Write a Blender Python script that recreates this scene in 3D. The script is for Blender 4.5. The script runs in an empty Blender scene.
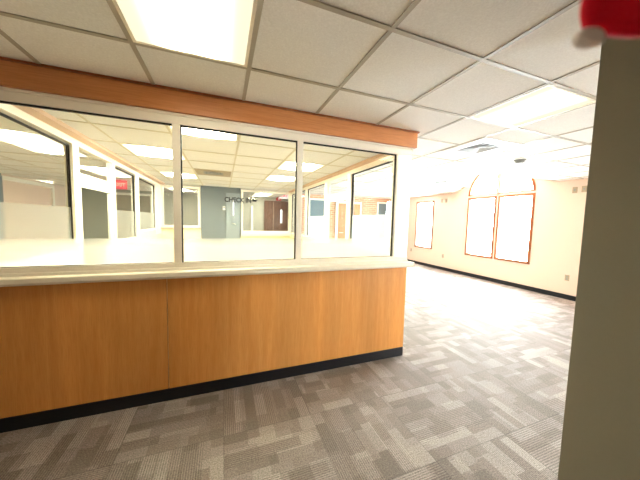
import bpy, bmesh, math
from mathutils import Matrix, Vector
sc = bpy.context.scene
C = sc.collection
PI = math.pi
CAMZ = 1.453
T = 0.61            # ceiling and carpet tile
# ------------------------------------------------------------------ helpers
class MB:
    def __init__(s): s.v = []; s.f = []
    def add(s, vs, fs):
        n = len(s.v); s.v += [tuple(v) for v in vs]; s.f += [tuple(i + n for i in f) for f in fs]; return s
    def box(s, x0, x1, y0, y1, z0, z1):
        vs = [(x, y, z) for x in (x0, x1) for y in (y0, y1) for z in (z0, z1)]
        return s.add(vs, [(0, 1, 3, 2), (4, 6, 7, 5), (0, 4, 5, 1), (2, 3, 7, 6), (0, 2, 6, 4), (1, 5, 7, 3)])
    def prism(s, pts, axis, a, b):
        """extrude a 2-D outline (list of (u,v)) along an axis from a to b"""
        def P(u, v, w): return {'x': (w, u, v), 'y': (u, w, v), 'z': (u, v, w)}[axis]
        n = len(pts)
        vs = [P(u, v, a) for u, v in pts] + [P(u, v, b) for u, v in pts]
        fs = [tuple(range(n)), tuple(reversed(range(n, 2 * n)))]
        fs += [(i, i + n, (i + 1) % n + n, (i + 1) % n) for i in range(n)]
        return s.add(vs, fs)
    def tube(s, pts, r, n=10):
        pts = [Vector(p) for p in pts]; vs = []; fs = []
        for i, p in enumerate(pts):
            d = (pts[min(i + 1, len(pts) - 1)] - pts[max(i - 1, 0)]).normalized()
            a = d.orthogonal().normalized(); b = d.cross(a)
            vs += [p + r * (math.cos(2 * PI * k / n) * a + math.sin(2 * PI * k / n) * b) for k in range(n)]
        for i in range(len(pts) - 1):
            for k in range(n):
                fs.append((i * n + k, i * n + (k + 1) % n, (i + 1) * n + (k + 1) % n, (i + 1) * n + k))
        fs += [tuple(range(n)), tuple(range(len(vs) - n, len(vs)))]
        return s.add(vs, fs)
    def lathe(s, prof, c, n=32):
        vs = []; fs = []
        for r, z in prof:
            vs += [(c[0] + r * math.cos(2 * PI * k / n), c[1] + r * math.sin(2 * PI * k / n), c[2] + z) for k in range(n)]
        for i in range(len(prof) - 1):
            for k in range(n): fs.append((i * n + k, i * n + (k + 1) % n, (i + 1) * n + (k + 1) % n, (i + 1) * n + k))
        fs += [tuple(range(n)), tuple(range(len(vs) - n, len(vs)))]
        return s.add(vs, fs)
    def build(s, name, m, parent=None, bevel=0, smooth=False, org=None):
        me = bpy.data.meshes.new(name); 
        vs = s.v if org is None else [(x - org[0], y - org[1], z - org[2]) for x, y, z in s.v]
        me.from_pydata(vs, [], s.f)
        bm = bmesh.new(); bm.from_mesh(me); bmesh.ops.recalc_face_normals(bm, faces=bm.faces)
        if smooth:
            for f in bm.faces: f.smooth = len(f.verts) == 4
        bm.to_mesh(me); bm.free()
        o = bpy.data.objects.new(name, me); C.objects.link(o); me.materials.append(m)
        if org is not None and parent is None: o.location = org
        if parent is not None: o.parent = parent
        if bevel:
            b = o.modifiers.new('bevel', 'BEVEL'); b.width = bevel; b.segments = 2; b.limit_method = 'ANGLE'
        return o
def thing(name, label, cat, loc=(0, 0, 0), group=None):
    o = bpy.data.objects.new(name, None); C.objects.link(o); o.location = loc; o.empty_display_size = .1
    o['label'] = label; o['category'] = cat
    if group: o['group'] = group
    return o
def struct(o): o['kind'] = 'structure'; return o
def sroot(name, loc=(0, 0, 0)):
    o = bpy.data.objects.new(name, None); C.objects.link(o); o.location = loc; o['kind'] = 'structure'; return o
def copy_tree(o, loc, label, group=None):
    c = o.copy(); C.objects.link(c); c.location = loc; c['label'] = label
    if group: c['group'] = group
    for ch in list(o.children):
        d = ch.copy(); C.objects.link(d); d.parent = c
        for g in list(ch.children):
            e = g.copy(); C.objects.link(e); e.parent = d
    return c
# ------------------------------------------------------------------ materials
def mat(name):
    m = bpy.data.materials.new(name); m.use_nodes = True; nt = m.node_tree; nt.nodes.clear()
    out = nt.nodes.new('ShaderNodeOutputMaterial'); return m, nt, out
class N:
    """tiny math-node helper"""
    def __init__(s, nt): s.nt = nt
    def node(s, t, **kw):
        n = s.nt.nodes.new(t)
        for k, v in kw.items(): setattr(n, k, v)
        return n
    def link(s, a, b): s.nt.links.new(a, b)
    def m(s, op, a, b=None, c=None):
        n = s.node('ShaderNodeMath', operation=op)
        for i, v in enumerate((a, b, c)):
            if v is None: continue
            if isinstance(v, (int, float)): n.inputs[i].default_value = v
            else: s.link(v, n.inputs[i])
        return n.outputs[0]
    def mix(s, f, a, b, blend='MIX'):
        n = s.node('ShaderNodeMix', data_type='RGBA', blend_type=blend)
        for i, v in ((0, f), (6, a), (7, b)):
            if isinstance(v, (int, float)): n.inputs[i].default_value = v
            elif isinstance(v, tuple): n.inputs[i].default_value = (*v, 1)
            else: s.link(v, n.inputs[i])
        return n.outputs[2]
def lin(r, g, b):
    f = lambda c: (c / 255 / 12.92) if c / 255 < .04045 else ((c / 255 + .055) / 1.055) ** 2.4
    return (f(r), f(g), f(b))
def plain(name, col, rough=.6, noise=.06, scale=40, spec=.4, metal=0, bump=.0):
    m, nt, out = mat(name); h = N(nt)
    b = h.node('ShaderNodeBsdfPrincipled'); b.inputs['Roughness'].default_value = rough
    b.inputs['Specular IOR Level'].default_value = spec; b.inputs['Metallic'].default_value = metal
    tc = h.node('ShaderNodeTexCoord'); nz = h.node('ShaderNodeTexNoise'); nz.inputs['Scale'].default_value = scale
    nz.inputs['Detail'].default_value = 4; h.link(tc.outputs['Object'], nz.inputs['Vector'])
    lo = tuple(c * (1 - noise) for c in col); hi = tuple(min(1, c * (1 + noise)) for c in col)
    h.link(h.mix(nz.outputs['Fac'], lo, hi), b.inputs['Base Color'])
    if bump:
        bp = h.node('ShaderNodeBump'); bp.inputs['Strength'].default_value = bump; bp.inputs['Distance'].default_value = .002
        h.link(nz.outputs['Fac'], bp.inputs['Height']); h.link(bp.outputs[0], b.inputs['Normal'])
    h.link(b.outputs[0], out.inputs[0]); return m
def wood(name, c1, c2, c3, axis='z', rough=.38):
    m, nt, out = mat(name); h = N(nt)
    tc = h.node('ShaderNodeTexCoord'); mp = h.node('ShaderNodeMapping')
    mp.inputs['Scale'].default_value = (26, 26, 1.6) if axis == 'z' else (1.2, 22, 30)
    h.link(tc.outputs['Object'], mp.inputs[0])
    n1 = h.node('ShaderNodeTexNoise'); n1.inputs['Scale'].default_value = 1; n1.inputs['Detail'].default_value = 6
    n1.inputs['Distortion'].default_value = .6; h.link(mp.outputs[0], n1.inputs['Vector'])
    mp2 = h.node('ShaderNodeMapping'); mp2.inputs['Scale'].default_value = (170, 170, 9) if axis == 'z' else (7, 170, 200)
    h.link(tc.outputs['Object'], mp2.inputs[0])
    n2 = h.node('ShaderNodeTexNoise'); n2.inputs['Scale'].default_value = 1; n2.inputs['Detail'].default_value = 3
    h.link(mp2.outputs[0], n2.inputs['Vector'])
    mp3 = h.node('ShaderNodeMapping'); mp3.inputs['Scale'].default_value = (3.2, 3.2, .25) if axis == 'z' else (.3, 3, 3)
    h.link(tc.outputs['Object'], mp3.inputs[0])
    n3 = h.node('ShaderNodeTexNoise'); n3.inputs['Scale'].default_value = 1.; h.link(mp3.outputs[0], n3.inputs['Vector'])
    r = h.node('ShaderNodeMapRange'); r.inputs[1].default_value = .3; r.inputs[2].default_value = .7; h.link(n1.outputs['Fac'], r.inputs[0])
    a = h.mix(r.outputs[0], c1, c2)
    r2 = h.node('ShaderNodeMapRange'); r2.inputs[1].default_value = .45; r2.inputs[2].default_value = .75; r2.inputs[4].default_value = .55
    h.link(n2.outputs['Fac'], r2.inputs[0])
    a = h.mix(r2.outputs[0], a, c3)
    r3 = h.node('ShaderNodeMapRange'); r3.inputs[1].default_value = .3; r3.inputs[2].default_value = .7
    r3.inputs[3].default_value = .86; r3.inputs[4].default_value = 1.1; h.link(n3.outputs['Fac'], r3.inputs[0])
    cb = h.node('ShaderNodeCombineXYZ')
    for i in range(3): h.link(r3.outputs[0], cb.inputs[i])
    a = h.mix(1.0, a, cb.outputs[0], 'MULTIPLY')
    b = h.node('ShaderNodeBsdfPrincipled'); b.inputs['Roughness'].default_value = rough; b.inputs['Specular IOR Level'].default_value = .35
    h.link(a, b.inputs['Base Color']); h.link(b.outputs[0], out.inputs[0]); return m
def emit(name, col, k):
    m, nt, out = mat(name); h = N(nt); e = h.node('ShaderNodeEmission')
    tc = h.node('ShaderNodeTexCoord'); nz = h.node('ShaderNodeTexNoise'); nz.inputs['Scale'].default_value = 6
    h.link(tc.outputs['Object'], nz.inputs['Vector'])
    h.link(h.mix(nz.outputs['Fac'], tuple(c * .97 for c in col), col), e.inputs[0]); e.inputs[1].default_value = k
    h.link(e.outputs[0], out.inputs[0]); return m
def troffer_mat(name, col, k, axis):
    """prismatic diffuser with two tubes glowing behind it"""
    m, nt, out = mat(name); h = N(nt); e = h.node('ShaderNodeEmission')
    tc = h.node('ShaderNodeTexCoord'); sp = h.node('ShaderNodeSeparateXYZ'); h.link(tc.outputs['Object'], sp.inputs[0])
    u = h.m('ABSOLUTE', sp.outputs[axis]); d = h.m('ABSOLUTE', h.m('SUBTRACT', u, .075))
    g = h.m('EXPONENT', h.m('MULTIPLY', h.m('MULTIPLY', d, d), -260.0))
    s = h.m('MULTIPLY_ADD', g, k * 2.7, k * .12)
    h.link(h.mix(g, col, tuple(min(1, c * .8 + .2) for c in col)), e.inputs[0]); h.link(s, e.inputs[1])
    h.link(e.outputs[0], out.inputs[0]); return m
def glass(name, tint=(.96, .98, .97), refl=.04):
    m, nt, out = mat(name); h = N(nt)
    t = h.node('ShaderNodeBsdfTransparent'); t.inputs[0].default_value = (*tint, 1)
    g = h.node('ShaderNodeBsdfGlossy'); g.inputs['Roughness'].default_value = .02
    lw = h.node('ShaderNodeLayerWeight'); lw.inputs[0].default_value = .5
    fr = h.m('MULTIPLY_ADD', h.m('POWER', lw.outputs['Facing'], 5.0), .5, refl * .5)
    mx = h.node('ShaderNodeMixShader'); h.link(fr, mx.inputs[0])
    h.link(t.outputs[0], mx.inputs[1]); h.link(g.outputs[0], mx.inputs[2]); h.link(mx.outputs[0], out.inputs[0]); return m
def frost(name, col, a, z0, z1, soft=.05):
    """frosted film; thins out over `soft` metres at its top edge"""
    m, nt, out = mat(name); h = N(nt)
    t = h.node('ShaderNodeBsdfTransparent')
    d = h.node('ShaderNodeBsdfTranslucent'); d.inputs[0].default_value = (*col, 1)
    d2 = h.node('ShaderNodeBsdfDiffuse'); d2.inputs[0].default_value = (*col, 1)
    rf = h.node('ShaderNodeBsdfRefraction'); rf.inputs['Roughness'].default_value = .55; rf.inputs['IOR'].default_value = 1.15
    m1 = h.node('ShaderNodeMixShader'); m1.inputs[0].default_value = .25; h.link(d.outputs[0], m1.inputs[1]); h.link(d2.outputs[0], m1.inputs[2])
    m2 = h.node('ShaderNodeMixShader'); m2.inputs[0].default_value = .45; h.link(m1.outputs[0], m2.inputs[1]); h.link(rf.outputs[0], m2.inputs[2])
    tc = h.node('ShaderNodeTexCoord'); sp = h.node('ShaderNodeSeparateXYZ'); h.link(tc.outputs['Object'], sp.inputs[0])
    r = h.node('ShaderNodeMapRange'); r.inputs[1].default_value = z1 - soft; r.inputs[2].default_value = z1
    r.inputs[3].default_value = a; r.inputs[4].default_value = a * .55; h.link(sp.outputs[2], r.inputs[0])
    mx = h.node('ShaderNodeMixShader'); h.link(r.outputs[0], mx.inputs[0]); h.link(t.outputs[0], mx.inputs[1]); h.link(m2.outputs[0], mx.inputs[2])
    h.link(mx.outputs[0], out.inputs[0]); return m
def carpet_mat():
    m, nt, out = mat('carpet_tiles'); h = N(nt)
    tc = h.node('ShaderNodeTexCoord'); sp = h.node('ShaderNodeSeparateXYZ'); h.link(tc.outputs['Object'], sp.inputs[0])
    px = h.m('DIVIDE', h.m('ADD', sp.outputs[0], 20 * T), T)
    py = h.m('DIVIDE', h.m('ADD', sp.outputs[1], 20 * T - 1.73 + 2 * T), T)
    ix, iy = h.m('FLOOR', px), h.m('FLOOR', py)
    fx, fy = h.m('FRACT', px), h.m('FRACT', py)
    par = h.m('MODULO', h.m('ADD', ix, iy), 2.0)
    def sel(a, b): return h.m('ADD', h.m('MULTIPLY', a, h.m('SUBTRACT', 1.0, par)), h.m('MULTIPLY', b, par))
    u, v = sel(fx, fy), sel(fy, fx)              # u across the ribs, v along them
    tile = h.m('MULTIPLY_ADD', ix, 7.13, h.m('MULTIPLY', iy, 3.71))
    def wn(*a):
        n = h.node('ShaderNodeTexWhiteNoise', noise_dimensions='3D'); cb = h.node('ShaderNodeCombineXYZ')
        for i, x in enumerate(a):
            if isinstance(x, (int, float)): cb.inputs[i].default_value = x
            else: h.link(x, cb.inputs[i])
        h.link(cb.outputs[0], n.inputs[0]); return n
    def layer(cols, rows, seed):
        cu = h.m('FLOOR', h.m('MULTIPLY', u, cols))
        off = wn(cu, tile, seed).outputs['Value']
        cv = h.m('FLOOR', h.m('MULTIPLY_ADD', v, rows, h.m('MULTIPLY', off, rows)))
        return wn(cu, cv, h.m('ADD', tile, seed + .37)).outputs['Value']
    a, b = layer(8.0, 2.6, 1.0), layer(5.0, 3.4, 5.0)
    k = h.m('ADD', h.m('MULTIPLY', a, .6), h.m('MULTIPLY', b, .4))
    rp = h.node('ShaderNodeValToRGB'); cr = rp.color_ramp; cr.interpolation = 'LINEAR'
    cr.elements[0].position = .12; cr.elements[0].color = (*CARP[0], 1)
    cr.elements[1].position = .9; cr.elements[1].color = (*CARP[3], 1)
    for p, c in ((.4, CARP[1]), (.62, CARP[2])):
        e = cr.elements.new(p); e.color = (*c, 1)
    h.link(k, rp.inputs[0])
    # some blocks carry plain loop pile, others clear ribs
    rib = h.m('SINE', h.m('MULTIPLY', u, 2 * PI * 46))
    amt = h.m('MULTIPLY', h.m('GREATER_THAN', wn(h.m('FLOOR', h.m('MULTIPLY', u, 5.0)), tile, 9.3).outputs['Value'], .35), .28)
    nz = h.node('ShaderNodeTexNoise'); nz.inputs['Scale'].default_value = 130; nz.inputs['Detail'].default_value = 3
    h.link(tc.outputs['Object'], nz.inputs['Vector'])
    val = h.m('ADD', h.m('MULTIPLY_ADD', rib, amt, 1.0), h.m('MULTIPLY', h.m('SUBTRACT', nz.outputs['Fac'], .5), 2.2))
    ed = h.m('MINIMUM', h.m('MINIMUM', fx, h.m('SUBTRACT', 1.0, fx)), h.m('MINIMUM', fy, h.m('SUBTRACT', 1.0, fy)))
    seam = h.m('MULTIPLY_ADD', h.m('LESS_THAN', ed, .0045), -.3, 1.0)
    val = h.m('MULTIPLY', val, seam)
    cb = h.node('ShaderNodeCombineXYZ')
    for i in range(3): h.link(val, cb.inputs[i])
    col = h.mix(1.0, rp.outputs[0], cb.outputs[0], 'MULTIPLY')
    bs = h.node('ShaderNodeBsdfPrincipled'); bs.inputs['Roughness'].default_value = .7; bs.inputs['Specular IOR Level'].default_value = .5
    h.link(col, bs.inputs['Base Color'])
    bp = h.node('ShaderNodeBump'); bp.inputs['Strength'].default_value = .5; bp.inputs['Distance'].default_value = .003
    h.link(val, bp.inputs['Height']); h.link(bp.outputs[0], bs.inputs['Normal'])
    h.link(bs.outputs[0], out.inputs[0]); return m
def brick_mat():
    m, nt, out = mat('brick'); h = N(nt)
    tc = h.node('ShaderNodeTexCoord'); sp = h.node('ShaderNodeSeparateXYZ'); h.link(tc.outputs['Object'], sp.inputs[0])
    cb = h.node('ShaderNodeCombineXYZ'); h.link(sp.outputs[0], cb.inputs[0]); h.link(sp.outputs[2], cb.inputs[1])
    br = h.node('ShaderNodeTexBrick'); h.link(cb.outputs[0], br.inputs['Vector'])
    br.inputs['Color1'].default_value = (*lin(196, 120, 84), 1); br.inputs['Color2'].default_value = (*lin(214, 146, 108), 1)
    br.inputs['Mortar'].default_value = (*lin(226, 205, 184), 1)
    br.inputs['Scale'].default_value = 1; br.inputs['Brick Width'].default_value = .21; br.inputs['Row Height'].default_value = .075
    br.inputs['Mortar Size'].default_value = .01
    b = h.node('ShaderNodeBsdfPrincipled'); b.inputs['Roughness'].default_value = .85
    h.link(br.outputs[0], b.inputs['Base Color']); h.link(b.outputs[0], out.inputs[0]); return m
def tile_mat():
    m, nt, out = mat('ceiling_tile'); h = N(nt)
    tc = h.node('ShaderNodeTexCoord'); nz = h.node('ShaderNodeTexNoise'); nz.inputs['Scale'].default_value = 90; nz.inputs['Detail'].default_value = 5
    h.link(tc.outputs['Object'], nz.inputs['Vector'])
    vo = h.node('ShaderNodeTexVoronoi'); vo.inputs['Scale'].default_value = 120; h.link(tc.outputs['Object'], vo.inputs['Vector'])
    f = h.m('MULTIPLY_ADD', nz.outputs['Fac'], .7, h.m('MULTIPLY', vo.outputs['Distance'], .5))
    b = h.node('ShaderNodeBsdfPrincipled'); b.inputs['Roughness'].default_value = .95; b.inputs['Specular IOR Level'].default_value = .1
    h.link(h.mix(f, TILE[0], TILE[1]), b.inputs['Base Color'])
    bp = h.node('ShaderNodeBump'); bp.inputs['Strength'].default_value = .4; bp.inputs['Distance'].default_value = .002
    h.link(f, bp.inputs['Height']); h.link(bp.outputs[0], b.inputs['Normal'])
    h.link(b.outputs[0], out.inputs[0]); return m
CARP = [(.185, .155, .135), (.23, .196, .174), (.285, .25, .226), (.385, .345, .315)]
TILE = [(.74, .71, .67), (.93, .91, .87)]
M_CARPET = carpet_mat(); M_TILE = tile_mat(); M_BRICK = brick_mat()
M_PANEL = wood('oak_veneer', lin(218, 148, 74), lin(230, 164, 90), lin(206, 132, 60), 'z', .42)
M_BEAM = wood('oak_beam', lin(190, 124, 74), lin(204, 138, 86), lin(166, 98, 54), 'x', .35)
M_TRIMWOOD = wood('oak_trim', lin(138, 78, 42), lin(160, 96, 54), lin(110, 56, 26), 'z', .4)
M_DOORWOOD = wood('dark_wood_door', lin(104, 74, 58), lin(122, 88, 70), lin(80, 56, 44), 'z', .45)
M_CREAM = plain('cream_laminate', lin(250, 242, 222), .45, .02)
M_ALU = plain('cream_painted_metal', lin(248, 240, 224), .4, .03)
M_SILVER = plain('satin_aluminium', lin(222, 220, 214), .38, .04, metal=.3)
M_BLACK = plain('black_rubber', lin(16, 17, 24), .5, .1)
M_GASKET = plain('black_gasket', lin(20, 18, 16), .6, .1)
M_WALL = plain('cream_wall_paint', lin(230, 206, 188), .85, .02, 25, .2, bump=.1)
M_OFFICE = plain('pale_yellow_wall_paint', lin(246, 234, 196), .85, .02, 25, .2, bump=.1)
M_HALL = plain('grey_green_wall_paint', lin(174, 172, 158), .85, .03, 25, .2, bump=.1)
M_BLUE = plain('slate_blue_wall_paint', lin(116, 124, 128), .7, .03, 25, .3, bump=.1)
M_TAUPE = plain('taupe_wall_paint', lin(136, 131, 116), .85, .03, 60, .15, bump=.15)
M_BAR = plain('ceiling_grid_metal', lin(176, 166, 150), .5, .03)
M_BAR2 = plain('office_grid_metal', lin(212, 202, 180), .5, .03)
M_HALLDOOR = plain('taupe_door_paint', lin(150, 140, 120), .5, .04)
M_SOFFIT = plain('pinkish_trim_paint', lin(216, 184, 158), .6, .03)
M_WHITE = plain('white_plastic', lin(236, 234, 228), .4, .02)
M_GREY = plain('grey_plastic', lin(150, 148, 144), .5, .03)
M_DARK = plain('dark_louvre_metal', lin(120, 116, 118), .5, .1)
M_BEIGE = plain('beige_plastic', lin(176, 158, 132), .5, .03)
M_RED = plain('red_cloth', lin(222, 10, 44), .8, .06, 300, .2)
M_REDSIGN = plain('red_sign_plastic', lin(214, 40, 52), .4, .03)
M_FUR = plain('white_fleece', lin(244, 236, 236), .9, .04, 300, .1, bump=.5)
M_LIGHT = troffer_mat('warm_diffuser', (1.0, .91, .62), 5.0, 0)
M_LIGHT_O = troffer_mat('office_diffuser', (1.0, .90, .62), 20.0, 0)
M_LIGHT_H = troffer_mat('hall_diffuser', (1.0, .92, .72), 13, 0)
M_GLASS = glass('clear_glass'); M_GLASS_D = glass('door_glass', (.9, .94, .92))
M_GLASS_T = glass('corridor_glass', (.85, .85, .83))
M_BLUESHADE = plain('blue_grey_blind', lin(112, 130, 140), .7, .05)
M_INK = plain('black_vinyl', (.01, .01, .01), .5, .02)
M_LITE = emit('glowing_vision_glass', (1, .98, .9), 1.4)  # emission stands in for light coming through the door glass
# ------------------------------------------------------------------ floor, ceilings
ZC, ZO = 2.383, 2.243
X0G = -.459; YG = 1.729; YGO = 2.85
struct(MB().box(-4.4, 6.7, -2.7, 9.9, -.1, 0).build('floor', M_CARPET))
PX0, PX1, PY0, PY1 = 4.45, 6.47, 3.35, 5.80         # ceiling recess in front of the arched window
c = MB()
c.box(-4.4, 6.7, -2.7, 2.24, ZC, ZC + .06)
c.box(1.80, 6.7, 2.24, PY0, ZC, ZC + .06)
c.box(1.80, PX0, PY0, PY1, ZC, ZC + .06)
c.box(1.80, 6.7, PY1, 9.9, ZC, ZC + .06)
struct(c.build('ceiling', M_TILE))
struct(MB().box(-4.4, 1.80, 2.30, 9.9, ZO, ZO + .06).build('ceiling_office', M_TILE))
# vaulted recess
prof = [(PY0, ZC), (3.42, 2.40), (3.52, 2.44), (3.60, 2.52), (3.64, 2.62)]
for k in range(0, 17):
    a = PI * k / 16; prof.append((4.575 - .93 * math.cos(a), 2.66 + .42 * math.sin(a)))
prof += [(5.51, 2.62), (5.55, 2.52), (5.64, 2.44), (5.74, 2.40), (PY1, ZC)]
v = MB(); n = len(prof)
outer = [(PY0 - .04, ZC + .06), (PY0 - .04, 3.16), (PY1 + .04, 3.16), (PY1 + .04, ZC + .06)]
v.prism(prof + [(PY1 + .04, ZC), (PY1 + .04, 3.2), (PY0 - .04, 3.2), (PY0 - .04, ZC)], 'x', PX0, PX1 + .2)
v.box(PX0 - .06, PX0, PY0 - .04, PY1 + .04, ZC + .06, 3.2)
struct(v.build('ceiling_recess', M_WALL))
# ceiling T-bars
def grid(name, x_lo, x_hi, y_lo, y_hi, yph, z, skip, mm=None, w=.0125):
    g = MB(); i0 = math.ceil((x_lo - X0G) / .611); xs = []
    while X0G + i0 * .611 < x_hi: xs.append(X0G + i0 * .611); i0 += 1
    j0 = math.ceil((y_lo - yph) / T); ys = []
    while yph + j0 * T < y_hi: ys.append(yph + j0 * T); j0 += 1
    def ok(x, y): return not any(a < x < b and c_ < y < d for a, b, c_, d in skip)
    yy = [y_lo] + ys + [y_hi]; xx = [x_lo] + xs + [x_hi]
    for x in xs:
        for a, b in zip(yy, yy[1:]):
            k = 6
            for q in range(k):
                p0, p1 = a + (b - a) * q / k, a + (b - a) * (q + 1) / k
                if ok(x, (p0 + p1) / 2): g.box(x - w, x + w, p0, p1, z - .005, z)
    for y in ys:
        for a, b in zip(xx, xx[1:]):
            k = 6
            for q in range(k):
                p0, p1 = a + (b - a) * q / k, a + (b - a) * (q + 1) / k
                if ok((p0 + p1) / 2, y): g.box(p0, p1, y - w, y + w, z - .0055, z)
    struct(g.build(name, mm or M_BAR))
VX0, VX1, VY0, VY1 = 2.61, 3.215, 2.03, 2.64
skips = [(VX0 + .02, VX1 - .02, VY0, VY1), (PX0, PX1, PY0 - .02, PY1 + .02)]
grid('trim_1', -4.2, 6.47, -2.5, 2.2, YG, ZC, skips)
grid('trim_2', 1.87, 6.47, 2.2, 8.9, YG, ZC, skips)
grid('trim_3', -4.2, 1.76, 2.31, 9.6, YGO, ZO, [], M_BAR2, .010)
# ------------------------------------------------------------------ walls of the big room
YW0, YW1 = 3.74, 5.41; WZ0, WZ1 = .585, 2.235; YC = 4.575; RA = (YW1 - YW0) / 2
SY0, SY1, SZ0, SZ1 = 6.67, 7.48, .60, 2.20
XW = 6.47
w = MB()
w.box(XW, XW + .2, -2.7, YW0, 0, 3.2); w.box(XW, XW + .2, YW0, YW1, 0, WZ0)
w.box(XW, XW + .2, YW1, SY0, 0, 3.2); w.box(XW, XW + .2, SY0, SY1, 0, SZ0); w.box(XW, XW + .2, SY0, SY1, SZ1, 3.2)
w.box(XW, XW + .2, SY1, 9.9, 0, 3.2)
K = 24
arc = [(YC - RA * math.cos(PI * k / K), WZ1 + RA * .92 * math.sin(PI * k / K)) for k in range(K + 1)]
for (ya, za), (yb, zb) in zip(arc, arc[1:]):
    w.prism([(ya, za), (yb, zb), (yb, 3.25), (ya, 3.25)], 'x', XW, XW + .2)
struct(w.build('wall_right', M_WALL))
struct(MB().box(2.6, 6.47, 8.9, 9.1, 0, 2.5).build('wall_back', M_BRICK))
struct(MB().box(-4.4, 2.6, 9.6, 9.8, 0, 2.5).box(2.6, 2.7, 9.1, 9.8, 0, 2.5).build('wall_corridor', M_HALL))
struct(MB().box(-4.4, -4.2, -2.7, 9.6, 0, 2.5).build('wall_left', M_WALL))
RW0, RW1 = 4.85, 6.25
struct(MB().box(-4.4, RW0, -2.7, -2.5, 0, 2.5).box(RW1, 6.7, -2.7, -2.5, 0, 2.5).box(RW0, RW1, -2.7, -2.5, 2.2, 2.5).box(RW0, RW1, -2.7, -2.5, 0, .6).build('wall_rear', M_WALL))
er = sroot('added_rear_window')                                   # unseen rear window, added so daylight brightens the ceiling and floor
f = MB()
for x_ in (RW0, RW1 - .07): f.box(x_, x_ + .07, -2.66, -2.56, .6, 2.2)
f.box(RW0 + .07, RW1 - .07, -2.66, -2.56, 2.14, 2.2); f.box(RW0 + .07, RW1 - .07, -2.66, -2.56, .6, .66)
f.build('window_frame', M_TRIMWOOD, er)
MB().box(RW0 + .07, RW1 - .07, -2.62, -2.61, .66, 2.14).build('pane', M_GLASS, er)
# the taupe wall end beside the camera
PXL = 1.50; PYE = PXL / 2.247
struct(MB().box(PXL, PXL + .32, -2.5, PYE, 0, ZC).build('wall_near', M_TAUPE))
struct(MB().box(XW - .014, XW, -2.5, 8.9, 0, .095).build('baseboard_right', M_BLACK))
struct(MB().box(2.6, XW, 8.886, 8.9, 0, .095).build('baseboard_back', M_BLACK))
# ------------------------------------------------------------------ windows to daylight
def ring(mb, y0, y1, z0, z1, t, x0, x1):
    mb.box(x0, x1, y0, y0 + t, z0, z1); mb.box(x0, x1, y1 - t, y1, z0, z1)
    mb.box(x0, x1, y0 + t, y1 - t, z0, z0 + t); mb.box(x0, x1, y0 + t, y1 - t, z1 - t, z1)
r = sroot('window_1', (0, 0, 0))
f = MB(); ring(f, SY0, SY1, SZ0, SZ1, .05, XW - .02, XW + .05); f.build('window_frame', M_TRIMWOOD, r)
MB().box(XW + .05, XW + .056, SY0, SY1, SZ0, SZ1).build('pane', M_GLASS, r)
r = sroot('window_2', (0, 0, 0))
ym = YC; tz0, tz1 = 2.185, 2.24
f = MB(); f.box(XW - .01, XW + .06, ym - .022, ym + .022, WZ0 + .03, WZ1 + RA * .92 - .02)
f.box(XW - .01, XW + .06, YW0 + .02, YW1 - .02, tz0, tz1); f.build('mullion', M_WALL, r)
for a, b in ((YW0, ym - .022), (ym + .022, YW1)):
    f = MB(); ring(f, a, b, WZ0, tz0, .05, XW - .02, XW + .06); s = f.build('sash', M_TRIMWOOD, r)
    MB().box(XW + .06, XW + .066, a, b, WZ0, tz0).build('pane', M_GLASS, s)
f = MB()
ir = .055
for (ya, za), (yb, zb) in zip(arc, arc[1:]):
    def inn(y, z): 
        dy, dz = YC - y, WZ1 - z; L = math.hypot(dy, dz); return (y + dy / L * ir, max(z + dz / L * ir, WZ1))
    f.prism([(ya, za), (yb, zb), inn(yb, zb), inn(ya, za)], 'x', XW - .02, XW + .06)
for a, b in ((YW0 + .03, ym - .022), (ym + .022, YW1 - .03)):
    f.box(XW - .02, XW + .06, a, b, tz1, tz1 + .025)
f.box(XW - .02, XW + .06, ym - .044, ym - .022, tz1, WZ1 + RA * .92 - .03); f.box(XW - .02, XW + .06, ym + .022, ym + .044, tz1, WZ1 + RA * .92 - .03)
f.build('arch_frame', M_TRIMWOOD, r)
MB().prism([(YW0, tz1)] + arc + [(YW1, tz1)], 'x', XW + .06, XW + .066).build('arched_pane', M_GLASS, r)
# ------------------------------------------------------------------ reception front
YF = 2.235; XR = 1.842; XL = -4.2
cnt = thing('reception_counter', 'orange oak veneer counter front with black base under the reception windows', 'counter', (-.4, YF, 0))
def ch(mb, name, m, parent, **k):
    o = mb.build(name, m, parent, **k); o.matrix_parent_inverse = Matrix.Translation(-parent.location); return o
ch(MB().box(XL, -.409, YF, YF + .02, .097, .99), 'panel', M_PANEL, cnt, bevel=.0015)
ch(MB().box(-.4045, XR, YF, YF + .02, .097, .99), 'panel', M_PANEL, cnt, bevel=.0015)
ch(MB().box(XL, XR - .003, YF + .02, YF + .13, .0, .99), 'body', M_OFFICE, cnt)
ch(MB().box(XR - .003, XR, YF + .02, YF + .13, .097, .99), 'end_panel', M_PANEL, cnt)
ch(MB().box(XL, XR - .002, YF - .004, YF + .02, 0, .096), 'kick_base', M_BLACK, cnt)
ct = MB().prism([(YF - .07, 1.002), (YF - .075, 1.007), (YF - .075, 1.036), (YF - .07, 1.042), (YF + .17, 1.042), (YF + .17, .99), (YF - .06, .99)], 'x', XL, XR + .035).build('countertop', M_CREAM, org=(0, YF, .99), bevel=.002)
ct['label'] = 'long cream laminate ledge running along the top of the wood counter'; ct['category'] = 'countertop'
bm_ = thing('wood_beam', 'long stained wood beam across the top of the reception windows', 'beam', (0, 2.2, 2.222))
ch(MB().box(XL, XR + .028, 2.205, 2.245, 2.222, ZC - .014), 'board', M_BEAM, bm_, bevel=.002)
ch(MB().box(XL, XR + .04, 2.193, 2.245, ZC - .014, ZC - .0005), 'cornice', M_TRIMWOOD, bm_)
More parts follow.
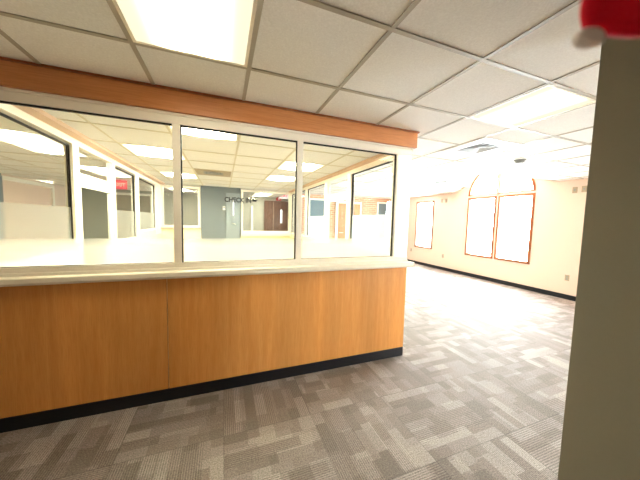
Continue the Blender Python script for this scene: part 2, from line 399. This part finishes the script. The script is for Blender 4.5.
# main glazing
r = sroot('window_3')
y0, y1 = YF + .005, YF + .075
zb, zt = 1.098, 2.145
f = MB()
f.box(XL, XR, y0, y1, zt, 2.222)                                # head
f.box(XL, XR, y0 - .012, y1, 2.205, 2.222)
f.box(XL, XR, y0, y1, 1.042, zb); f.box(XL, XR, y0 - .012, y1, 1.042, 1.062)
for a, b in ((-.355, -.302), (.612, .664)): f.box(a, b, y0, y1, zb, zt)
f.build('window_frame', M_ALU, r, bevel=.002)
MB().box(1.69, XR, y0 + .004, y1 + .03, 1.042, 2.222).build('end_post', M_SILVER, r, bevel=.003)
MB().box(1.655, 1.69, y0, y1, zb, zt).build('jamb', M_ALU, r, bevel=.002)
g = MB()
yg0, yg1 = y0 + .012, y0 + .03
def gask(a, b, L, R_):
    g.box(a, b, yg0, yg1, zt - .011, zt)
    if L: g.box(a, a + .009, yg0, yg1, zb, zt - .011)
    if R_: g.box(b - .009, b, yg0, yg1, zb, zt - .011)
gask(XL, -.355, 0, 0); gask(-.302, .612, 1, 1); gask(.664, 1.655, 0, 1)
g.box(XL, 1.655, yg0, yg1, zb, zb + .003)
g.build('gasket', M_GASKET, r)
M_FR = frost('frosted_film_front', (.98, .97, .93), .8, zb, 1.285, .06)
for a, b in ((XL, -.355), (-.302, .612), (.664, 1.655)):
    p = MB().box(a, b, y0 + .03, y0 + .036, zb, zt).build('pane', M_GLASS, r)
    MB().add([(a, y0 + .0385, zb), (b, y0 + .0385, zb), (b, y0 + .0385, 1.285), (a, y0 + .0385, 1.285)], [(0, 1, 2, 3)]).build('frosted_band', M_FR, p)
# lettering on the middle pane
def text(body, size, loc, rot, m, parent, name, ext=.0008, align='LEFT', sx=1.0):
    cu = bpy.data.curves.new(name, 'FONT'); cu.body = body; cu.size = size; cu.extrude = ext; cu.align_x = align; cu.offset = size * .028
    t = bpy.data.objects.new('tmp', cu); C.objects.link(t)
    dg = bpy.context.evaluated_depsgraph_get(); me = bpy.data.meshes.new_from_object(t.evaluated_get(dg))
    bpy.data.objects.remove(t); o = bpy.data.objects.new(name, me); C.objects.link(o)
    me.materials.clear(); me.materials.append(m)
    M = Matrix.Translation(loc) @ rot @ Matrix.Diagonal((sx, 1, 1, 1))
    me.transform(M); o.parent = parent; 
    if parent is not None: o.matrix_parent_inverse = Matrix.Translation(-parent.location)
    return o
RX = Matrix.Rotation(PI / 2, 4, 'X')
text('CHECK IN', .054, (.010, y0 + .027, 1.588), RX, M_INK, r, 'lettering', sx=.86)
MB().prism([(.232, 1.600), (.252, 1.600), (.252, 1.594), (.272, 1.609), (.252, 1.624), (.252, 1.618), (.232, 1.618)], 'y', y0 + .0262, y0 + .0278).build('arrow', M_INK, r)
# ------------------------------------------------------------------ side partitions of the office
XP = 1.80; XQ = -1.42; YB = 7.10
FA = .8
def partition(name, xa, xb, spans, zbot, posts, base_m, ztop=2.15):
    """glazed partition along Y; spans = [(y0,y1,zb,zt,frost_z or None)]"""
    r = sroot(name); f = MB(); g = MB(); xm = (xa + xb) / 2
    f.box(xa, xb, YF + .11, YB, ztop, ZO - .03)
    for (a, b) in posts: f.box(xa - .006, xb + .006, a, b, 0.0 if (a, b) in DOORP else zbot, ztop)
    fr = []
    for (a, b, zb_, zt_, fz) in spans:
        f.box(xa, xb, a, b, zb_ - .04, zb_)
        g.box(xm - .012, xm + .012, b - .012, b, zb_, zt_); g.box(xm - .012, xm + .012, a, b - .012, zt_ - .012, zt_)
        p = MB().box(xm - .003, xm + .003, a, b - .012, zb_, zt_ - .012).build('pane', M_GLASS, r)
        if fz:
            m = frost('frosted_film_side', (.93, .96, .88), FA, zb_, fz, .002)
            MB().add([(xm + .005, a, zb_), (xm + .005, b, zb_), (xm + .005, b, fz), (xm + .005, a, fz)], [(0, 1, 2, 3)]).build('frosted_band', m, p)
    f.build('window_frame', M_ALU, r, bevel=.002); g.build('gasket', M_GASKET, r)
    return r
DOORP = set()
def half_wall(name, xa, xb, segs, m=None):
    w = MB()
    for a, b, h_ in segs: w.box(xa, xb, a, b, 0, h_)
    struct(w.build(name, m or M_OFFICE))
# right partition
a_, b_ = XP - .03, XP + .03
DOORP = {(3.47, 3.57), (4.42, 4.52)}
rp = partition('window_4', a_, b_, [(2.36, 3.47, 1.10, 2.15, 1.545), (4.52, 5.62, 1.10, 2.15, 1.545), (5.74, 7.04, 1.10, 2.15, None)], 1.06,
          [(3.47, 3.57), (4.42, 4.52), (5.62, 5.74), (7.04, YB)], M_OFFICE)
half_wall('wall_partition_right', a_, b_, [(2.365, 3.47, 1.06), (4.52, YB, 1.06)])
MB().box(a_, b_, 3.57, 4.42, 1.86, 1.91).build('transom_bar', M_ALU, rp)
MB().box(XP - .003, XP + .003, 3.57, 4.42, 1.91, 2.15).build('pane', M_GLASS, rp)
def door(name, xa, xb, ya, yb, zt_):
    r = sroot(name); f = MB(); xm = (xa + xb) / 2
    f.box(xa, xb, ya, ya + .045, .01, zt_); f.box(xa, xb, yb - .045, yb, .01, zt_)
    f.box(xa, xb, ya + .045, yb - .045, zt_ - .07, zt_); f.box(xa, xb, ya + .045, yb - .045, .01, .25)
    f.build('door_frame', M_ALU, r, bevel=.002)
    MB().box(xm - .003, xm + .003, ya + .045, yb - .045, .25, zt_ - .07).build('pane', M_GLASS_D, r)
    MB().tube([(xa, yb - .03, 1.0), (xa - .05, yb - .03, 1.0), (xa - .05, yb - .15, 1.0)], .009).build('door_handle', M_SILVER, r, smooth=True)
    return r
door('door_1', XP - .02, XP + .02, 3.58, 4.41, 1.855)
# left partition
a_, b_ = XQ - .03, XQ + .03
DOORP = {(3.34, 3.41), (4.28, 4.36)}
FA = .4
lp = partition('window_5', a_, b_, [(2.36, 3.29, 1.10, 2.13, 1.525), (4.36, 5.25, 1.10, 2.13, 1.53), (5.42, 6.62, 1.20, 2.13, 1.53), ], 1.06,
          [(3.29, 3.34), (3.34, 3.41), (4.28, 4.36), (5.25, 5.42), (6.62, YB)], M_OFFICE)
half_wall('wall_partition_left', a_, b_, [(2.365, 3.34, 1.06), (4.36, 5.42, 1.06), (5.42, YB, 1.16)])
MB().box(a_, b_, 3.41, 4.28, 1.82, 1.885).build('transom_bar', M_ALU, lp)
MB().box(XQ - .003, XQ + .003, 3.41, 4.28, 1.885, 2.13).build('pane', M_GLASS, lp)
door('door_2', XQ - .02, XQ + .02, 3.42, 4.27, 1.815)
# bulkhead trims along the partitions
struct(MB().box(XQ - .03, XQ + .13, YF + .11, YB, ZO - .035, ZO - .0005).build('trim_4', M_SOFFIT))
struct(MB().box(XP - .10, XP + .03, YF + .11, YB, ZO - .035, ZO - .0005).build('trim_5', M_SOFFIT))
struct(MB().box(XP, XP + .03, YF + .02, 9.6, ZO, ZC - .001).build('wall_bulkhead', M_WALL))
# back wall of the office: slate wall between two internal windows
w = MB(); w.box(-.52, .43, YB, YB + .12, 0, ZO)
struct(w.build('wall_office_slate', M_BLUE))
w = MB(); w.box(XQ - .03, -.52, YB, YB + .12, 0, 1.16); w.box(.43, XP + .03, YB, YB + .12, 0, 1.0)
struct(w.build('wall_office_back', M_OFFICE))
def back_window(name, xa, xb, z0, z1, t, sill):
    r = sroot(name); f = MB(); ya, yb2 = YB - .02, YB + .12
    f.box(xa, xa + t, ya, yb2, z0, z1); f.box(xb - t, xb, ya, yb2, z0, z1)
    f.box(xa + t, xb - t, ya, yb2, z0, z0 + t); f.box(xa + t, xb - t, ya, yb2, z1 - t, z1)
    f.build('window_frame', M_ALU, r, bevel=.002)
    MB().box(xa - .0, xb + .0, YB - .06, YB + .12, sill, z0).build('window_sill', M_SOFFIT if name == 'window_6' else M_ALU, r)
    MB().box(xa + t, xb - t, YB + .04, YB + .046, z0 + t, z1 - t).build('pane', M_GLASS_T, r)
back_window('window_6', XQ + .03, -.53, 1.20, ZO - .036, .055, 1.16)
back_window('window_7', .44, XP - .03, 1.08, ZO - .036, .05, 1.0)
# ------------------------------------------------------------------ corridor behind the office
dr = sroot('door_3', (0, 0, 0))
MB().box(1.40, 2.30, 9.55, 9.599, .01, 2.13).build('door_frame', M_DOORWOOD, dr, bevel=.002)
MB().box(1.725, 1.74, 9.54, 9.55, .02, 2.10).build('door_seam', M_BEIGE, dr)
MB().box(1.99, 2.06, 9.544, 9.55, 1.32, 1.82).build('vision_panel', M_LITE, dr)
MB().tube([(1.80, 9.55, 1.02), (1.80, 9.49, 1.02), (1.90, 9.49, 1.02)], .01).build('door_handle', M_SILVER, dr, smooth=True)
def exit_sign(loc, label, axis, body_m, txt_m, w_=.32, h_=.19, ts=.15):
    t = thing('exit_sign', label, 'sign', loc, None)
    if axis == 'y':
        MB().box(-w_ / 2, w_ / 2, -.03, .03, -h_ / 2, h_ / 2).build('housing', body_m, t, bevel=.004)
        text('EXIT', ts, (0, -.0312, -ts * .34), RX, txt_m, t, 'lettering', align='CENTER').matrix_parent_inverse = Matrix.Identity(4)
    else:
        MB().box(-.03, .03, -w_ / 2, w_ / 2, -h_ / 2, h_ / 2).build('housing', body_m, t, bevel=.004)
        text('EXIT', .15, (.0312, 0, -.05), Matrix.Rotation(PI / 2, 4, 'Z') @ RX, txt_m, t, 'lettering', align='CENTER').matrix_parent_inverse = Matrix.Identity(4)
    MB().box(-.012, .012, -.012, .012, h_ / 2, h_ / 2 + .012).build('bracket', body_m, t)
    return t
M_SIGNW = emit('lit_white_sign', (1, .93, .9), .9); M_SIGNR = emit('lit_red_sign', (.9, .08, .1), .8)
exit_sign((2.00, 8.9, ZO + .14 - .107), 'white lit EXIT sign with red letters in the corridor behind the office', 'y', M_SIGNW, M_REDSIGN, .36, .19)
exit_sign((-2.14, 7.0, ZO - .108), 'red lit EXIT sign seen through the left partition glass', 'y', M_SIGNR, M_WHITE, .25, .19, .10)
fa = thing('fire_alarm', 'small red fire alarm left of the white EXIT sign above the corridor door', 'alarm', (1.925, 9.6, 2.215))
MB().box(-.09, .09, -.05, -.001, -.065, .065).build('housing', M_REDSIGN, fa, bevel=.006)
MB().box(-.025, .025, -.075, -.05, -.045, .045).build('strobe_lens', M_WHITE, fa, bevel=.004)
hl = thing('wall_panel', 'pale narrow vertical panel strip on the corridor wall behind the office', 'panel', (.97, 9.6, 0))
MB().box(-.035, .035, -.03, -.001, .0, 1.92).build('strip', M_WHITE, hl)
# thermostat and door-like panel on the slate wall
th = thing('thermostat', 'small white thermostat on the slate blue office wall', 'thermostat', (.02, YB, 1.71))
MB().box(-.03, .03, -.025, .0, -.05, .05).build('housing', M_WHITE, th, bevel=.004)
MB().box(-.018, .018, -.027, -.025, .005, .035).build('display', M_GREY, th)
dr = sroot('door_4')
M_BLUE2 = plain('pale_slate_door_paint', lin(142, 152, 156), .5, .03)
MB().box(.07, .42, YB - .02, YB - .0005, .01, 2.10).build('door_leaf', M_BLUE2, dr, bevel=.002)
MB().box(.235, .262, YB - .024, YB - .02, 1.52, 1.92).build('vision_panel', M_LITE, dr)
MB().tube([(.30, YB - .02, 1.30), (.30, YB - .07, 1.30), (.22, YB - .07, 1.33)], .013).build('door_handle', M_SILVER, dr, smooth=True)
# room beyond the left partition
r = sroot('window_8')
f = MB()
for b_ in ((-4.2, -4.15, 7.05, 7.13, 1.02, 2.2), (-4.2, -4.15, 8.80, 8.88, 1.02, 2.2), (-4.2, -4.15, 7.13, 8.80, 2.12, 2.2), (-4.2, -4.15, 7.13, 8.80, 1.02, 1.10)): f.box(*b_)
f.build('window_frame', M_ALU, r)
MB().box(-4.199, -4.19, 7.13, 8.80, 1.10, 2.12).build('blind', M_WALL, r)
cb = thing('cabinet', 'dark grey tall cabinet in the side room at far left', 'cabinet', (-4.0, 6.38, 0))
MB().box(-.19, .15, -.3, .25, 0, 2.18).build('body', M_BLUESHADE, cb, bevel=.004)
MB().box(.15, .168, -.29, -.03, .05, 2.14).build('door', M_BLUE, cb, bevel=.003)
MB().box(.15, .168, -.02, .24, .05, 2.14).build('door', M_BLUE, cb, bevel=.003)
dr = sroot('door_5')
MB().box(-3.05, -2.15, 9.55, 9.599, .01, 2.08).build('door_leaf', M_HALLDOOR, dr, bevel=.002)
f = MB(); f.box(-3.12, -3.05, 9.53, 9.599, 0, 2.15).box(-2.15, -2.08, 9.53, 9.599, 0, 2.15).box(-3.05, -2.15, 9.53, 9.599, 2.08, 2.15); f.build('door_frame', M_ALU, dr)
MB().tube([(-2.24, 9.55, 1.02), (-2.24, 9.49, 1.02), (-2.36, 9.49, 1.02)], .01).build('door_handle', M_SILVER, dr, smooth=True)
# back of the big room: pale door and window strip in the brick wall
dr = sroot('door_6')
MB().box(4.02, 4.95, 8.86, 8.899, .01, 2.12).build('door_leaf', M_BEAM, dr, bevel=.002)
f = MB(); f.box(3.93, 4.02, 8.84, 8.899, 0, 2.2).box(4.95, 5.0, 8.84, 8.899, 0, 2.2).box(4.02, 4.95, 8.84, 8.899, 2.12, 2.2); f.build('door_frame', M_ALU, dr)
MB().tube([(4.10, 8.86, 1.02), (4.10, 8.80, 1.02), (4.22, 8.80, 1.02)], .01).build('door_handle', M_SILVER, dr, smooth=True)
r = sroot('window_9')
f = MB(); f.box(5.72, 5.78, 8.86, 8.899, .6, 2.25).box(6.36, 6.42, 8.86, 8.899, .6, 2.25).box(5.78, 6.36, 8.86, 8.899, 2.19, 2.25).box(5.78, 6.36, 8.86, 8.899, .6, .66)
f.build('window_frame', M_ALU, r); MB().box(5.78, 6.36, 8.885, 8.899, .66, 2.19).build('blind', M_BLUESHADE, r)
r = sroot('window_10')
f = MB(); f.box(2.86, 2.92, 8.86, 8.899, .6, 2.25).box(3.50, 3.56, 8.86, 8.899, .6, 2.25).box(2.92, 3.50, 8.86, 8.899, 2.19, 2.25).box(2.92, 3.50, 8.86, 8.899, .6, .66)
f.build('window_frame', M_ALU, r); MB().box(2.92, 3.50, 8.885, 8.899, .66, 2.19).build('blind', M_BLUESHADE, r)
# ------------------------------------------------------------------ ceiling fixtures
def troffer(label, cx, cy, z, m, group=None, L=T):
    t = thing('ceiling_light', label, 'light', (cx, cy, z), group); h_ = .2925; hy = L / 2 - .0125
    f = MB(); w_ = .016
    f.box(-h_, -h_ + w_, -hy, hy, -.007, -.0005); f.box(h_ - w_, h_, -hy, hy, -.007, -.0005)
    f.box(-h_ + w_, h_ - w_, -hy, -hy + w_, -.007, -.0005); f.box(-h_ + w_, h_ - w_, hy - w_, hy, -.007, -.0005)
    f.build('frame', M_CREAM, t)
    MB().box(-h_ + w_, h_ - w_, -hy + w_, hy - w_, -.004, -.0008).build('diffuser', m, t)
    return t
cx = lambda i: X0G + (i + .5) * .611
l0 = troffer('bright warm square ceiling light directly above the left reception windows', cx(0), YG - T / 2, ZC, M_LIGHT)
copy_tree(l0, (cx(4), YG - T / 2, ZC), 'warm square ceiling light beside the taupe wall, right of the wood beam')
lo = troffer('office ceiling light seen at the top edge of the middle pane', cx(0), YGO - T / 2, ZO, M_LIGHT_O)
yo = lambda j: YGO + (j + .5) * T
for (i, j, lb) in ((-1, 1, 'large office ceiling light seen through the left pane'), (-1, 4, 'smaller far office ceiling light crossed by the left mullion'),
                   (2, 1, 'nearer right-hand office ceiling light crossed by the right mullion'), (2, 3, 'farther right-hand office ceiling light above the back window')):
    copy_tree(lo, (cx(i), yo(j), ZO), lb)
lh = troffer('long ceiling light in the side room at the far left', cx(-3) , 3.95, ZO, M_LIGHT_H, None, 1.1)
copy_tree(lh, (cx(-3), 5.9, ZO), 'farther ceiling light in the side room, behind the transom of the left partition')
copy_tree(lh, (1.2, 8.6, ZO), 'ceiling light in the corridor behind the right back window')
copy_tree(lh, (cx(-2) + .2, 8.3, ZO), 'added ceiling light in the corridor behind the left back window')  # extra lamp added to lighten the dark corridor
def vent(label, x0, x1, y0_, y1_, z, n_=4, panel=M_WHITE, border=.125):
    t = thing('ceiling_vent', label, 'vent', ((x0 + x1) / 2, (y0_ + y1_) / 2, z)); hx, hy = (x1 - x0) / 2, (y1_ - y0_) / 2
    f = MB(); q = border
    f.box(-hx, -hx + q, -hy, hy, -.012, -.0005); f.box(hx - q, hx, -hy, hy, -.012, -.0005)
    f.box(-hx + q, hx - q, -hy, -hy + q, -.012, -.0005); f.box(-hx + q, hx - q, hy - q, hy, -.012, -.0005)
    f.build('frame', panel, t, bevel=.003)
    MB().box(-hx + q, hx - q, -hy + q, hy - q, -.003, -.0005).build('backing', M_DARK, t)
    a, b = hx - q, hy - q
    for k in range(n_):                      # nested square louvre cones
        s0 = 1 - k / n_; s1 = s0 - .6 / n_
        m_ = MB()
        A, B, Cc, D = a * s0, b * s0, a * s1, b * s1
        z0, z1 = -.004, -.011
        o_ = [(-A, -B, z1), (A, -B, z1), (A, B, z1), (-A, B, z1)]; i_ = [(-Cc, -D, z0), (Cc, -D, z0), (Cc, D, z0), (-Cc, D, z0)]
        up = [(x, y, z + .002) for x, y, z in o_ + i_]
        vs = o_ + i_ + up; fs = []
        for e in range(4):
            e2 = (e + 1) % 4
            fs += [(e, e2, e2 + 4, e + 4), (e + 8, e + 12, e2 + 12, e2 + 8), (e, e + 8, e2 + 8, e2), (e + 4, e2 + 4, e2 + 12, e + 12)]
        m_.add(vs, fs).build('louvre', M_GREY, t)
    return t
vent('square white ceiling air diffuser with grey louvres beyond the right ceiling light', VX0, VX1, VY0, VY1, ZC)
vent('rectangular ceiling air diffuser in the office seen through the middle pane', X0G + .02, X0G + .591, yo(3) - T / 2 + .02, yo(3) + T / 2 - .02, ZO, 3, M_BEIGE, .13)
sd = thing('smoke_detector', 'round grey smoke detector on the ceiling in front of the arched window', 'detector', (3.95, 2.52, ZC))
MB().lathe([(.075, -.0005), (.075, -.012), (.068, -.016)], (0, 0, 0)).build('base', M_GREY, sd, smooth=True)
MB().lathe([(.06, -.016), (.058, -.034), (.035, -.048), (.008, -.05)], (0, 0, 0)).build('cover', M_GREY, sd, smooth=True)
hb = thing('ceiling_box', 'long grey and white box fitting hung in the ceiling recess left of the arched window', 'ceiling fixture', (5.3, 4.9, 2.40))
MB().box(-.42, .36, -.2, .2, .0, .022).build('bottom_panel', M_WHITE, hb, bevel=.003)
MB().box(-.40, .34, -.18, .18, .022, .16).build('housing', M_BLUESHADE, hb, bevel=.004)
for x_ in (-.3, .25): MB().tube([(x_, 0, .125), (x_, 0, .66)], .008).build('hanger_rod', M_SILVER, hb)
# ------------------------------------------------------------------ wall plates
def plate(name, label, cat, y, z, dbl=False, group=None):
    t = thing(name, label, cat, (XW, y, z), group)
    MB().box(-.008, -.0005, -.036, .036, -.058, .058).build('cover_plate', M_BEIGE, t, bevel=.002)
    for s in (-1, 1):
        MB().box(-.012, -.008, -.015, .015, s * .024 - .014, s * .024 + .014).build('socket', M_GREY, t, bevel=.001)
    return t
p0 = plate('wall_outlet', 'beige wall outlet low on the window wall right of the arched window', 'outlet', 3.046, .43)
copy_tree(p0, (XW, 6.19, .44), 'beige wall outlet below and between the small window and the arched window')
copy_tree(p0, (XW, 7.66, .47), 'beige wall outlet left of the small window, next to the counter end')
def sw(label, y):
    t = thing('wall_plate', label, 'wall plate', (XW, y, 2.17))
    MB().box(-.008, -.0005, -.04, .04, -.06, .06).build('cover_plate', M_BEIGE, t, bevel=.002)
    MB().box(-.014, -.008, -.012, .012, -.02, .02).build('jack', M_GREY, t, bevel=.001); return t
s0 = sw('left one of the two high wall plates beside the small window', 6.355)
copy_tree(s0, (XW, 6.19, 2.165), 'right one of the two high wall plates beside the small window')
copy_tree(s0, (XW, 3.056, 2.177), 'left one of the two high wall plates at the right end of the window wall')
copy_tree(s0, (XW, 2.915, 2.183), 'right one of the two high wall plates at the right end of the window wall')
# ------------------------------------------------------------------ camera
yw, pt, rl, F = .35950, -.07500, .02510, 258.22
f_ = Vector((math.sin(yw) * math.cos(pt), math.cos(yw) * math.cos(pt), math.sin(pt))); rt = Vector((math.cos(yw), -math.sin(yw), 0)); up = rt.cross(f_)
r2 = math.cos(rl) * rt + math.sin(rl) * up; u2 = -math.sin(rl) * rt + math.cos(rl) * up
cam = bpy.data.cameras.new('camera'); co = bpy.data.objects.new('camera', cam); C.objects.link(co)
cam.sensor_width = 36; cam.lens = F / 640 * 36; cam.clip_start = .02
Rm = Matrix((r2, u2, -f_)).transposed().to_4x4(); co.matrix_world = Matrix.Translation((0, 0, CAMZ)) @ Rm
sc.camera = co
cam.dof.use_dof = True; cam.dof.focus_distance = 2.6; cam.dof.aperture_fstop = 2.7
# red cloth ornament hanging close to the camera, out of focus
def at(px, py, d): return Vector((0, 0, CAMZ)) + d * (f_ + r2 * ((px - 320) / F) + u2 * (-(py - 240) / F))
D = .20
hang = at(640, -40, D)
orn = thing('hanging_ornament', 'blurred red cloth ornament with white fleece trim hanging close at top right', 'ornament', hang)
def blob(pts, th, name, m):
    """rounded pad: outline in the picture's corner, given real thickness"""
    P = [at(x, y, D) for x, y in pts]; cc = sum(P, Vector()) / len(P); nrm = f_; mb = MB(); n_ = len(P); vs = []; fs = []
    rings = [(.0, 1.0), (.75, .94), (1.0, .72)]
    lay = [(-1, .72), (-.75, .94), (0, 1.0), (.75, .94), (1, .72)]
    for t_, s_ in lay: vs += [cc + (p - cc) * s_ + nrm * (t_ * th) for p in P]
    for a in range(len(lay) - 1):
        for k in range(n_): fs.append((a * n_ + k, a * n_ + (k + 1) % n_, (a + 1) * n_ + (k + 1) % n_, (a + 1) * n_ + k))
    fs += [tuple(range(n_)), tuple(range(len(vs) - n_, len(vs)))]
    mb.add(vs, fs); o = mb.build(name, m, None, smooth=True); o.parent = orn; o.matrix_parent_inverse = Matrix.Translation(-hang)
    s = o.modifiers.new('sub', 'SUBSURF'); s.levels = s.render_levels = 2
blob([(583, -8), (581, 10), (583, 28), (594, 33), (612, 35), (640, 37), (662, 34), (668, 14), (660, -2), (632, -6), (606, -14), (592, -16)], .006, 'body', M_RED)
blob([(574, 33), (575, 42), (583, 47), (594, 48), (601, 46), (603, 37), (598, 31), (585, 29)], .005, 'fleece_tip', M_FUR)
blob([(600, -16), (620, -9), (640, -4), (664, 0), (674, -8), (672, -22), (646, -26), (616, -28)], .0085, 'fleece_trim', M_FUR)
o = MB().tube([at(640, -20, D), at(640, -40, D), Vector((at(640, -40, D).x, at(640, -40, D).y, ZC - .006))], .0008, 8).build('cord', M_FUR, None)
o.parent = orn; o.matrix_parent_inverse = Matrix.Translation(-hang)
# ------------------------------------------------------------------ light
wd = bpy.data.worlds.new('sky'); sc.world = wd; wd.use_nodes = True
bg = wd.node_tree.nodes['Background']; bg.inputs[0].default_value = (.86, .94, 1, 1); bg.inputs[1].default_value = 34
def portal(y, z, sy, sz):
    l = bpy.data.lights.new('window_portal', 'AREA'); l.shape = 'RECTANGLE'; l.size = sz; l.size_y = sy; l.cycles.is_portal = True
    o = bpy.data.objects.new('window_portal', l); C.objects.link(o); o.location = (XW + .21, y, z); o.rotation_euler = (0, PI / 2, 0)
pl = bpy.data.lights.new('rear_portal', 'AREA'); pl.shape = 'RECTANGLE'; pl.size = 1.4; pl.size_y = 1.6; pl.cycles.is_portal = True  # samples the sky through the added rear window
po = bpy.data.objects.new('rear_portal', pl); C.objects.link(po); po.location = (5.55, -2.71, 1.4); po.rotation_euler = (PI / 2, 0, PI)
portal(YC, (WZ0 + 3.0) / 2, YW1 - YW0, 3.0 - WZ0); portal((SY0 + SY1) / 2, (SZ0 + SZ1) / 2, SY1 - SY0, SZ1 - SZ0)
sc.view_settings.view_transform = 'Standard'; sc.view_settings.look = 'None'; sc.view_settings.gamma = 1
sc.view_settings.exposure = 1.0; sc.view_settings.use_curve_mapping = False
sc.cycles.use_denoising = True
sc.cycles.max_bounces = 10; sc.cycles.transparent_max_bounces = 16; sc.cycles.diffuse_bounces = 6
sc.cycles.sample_clamp_indirect = 8
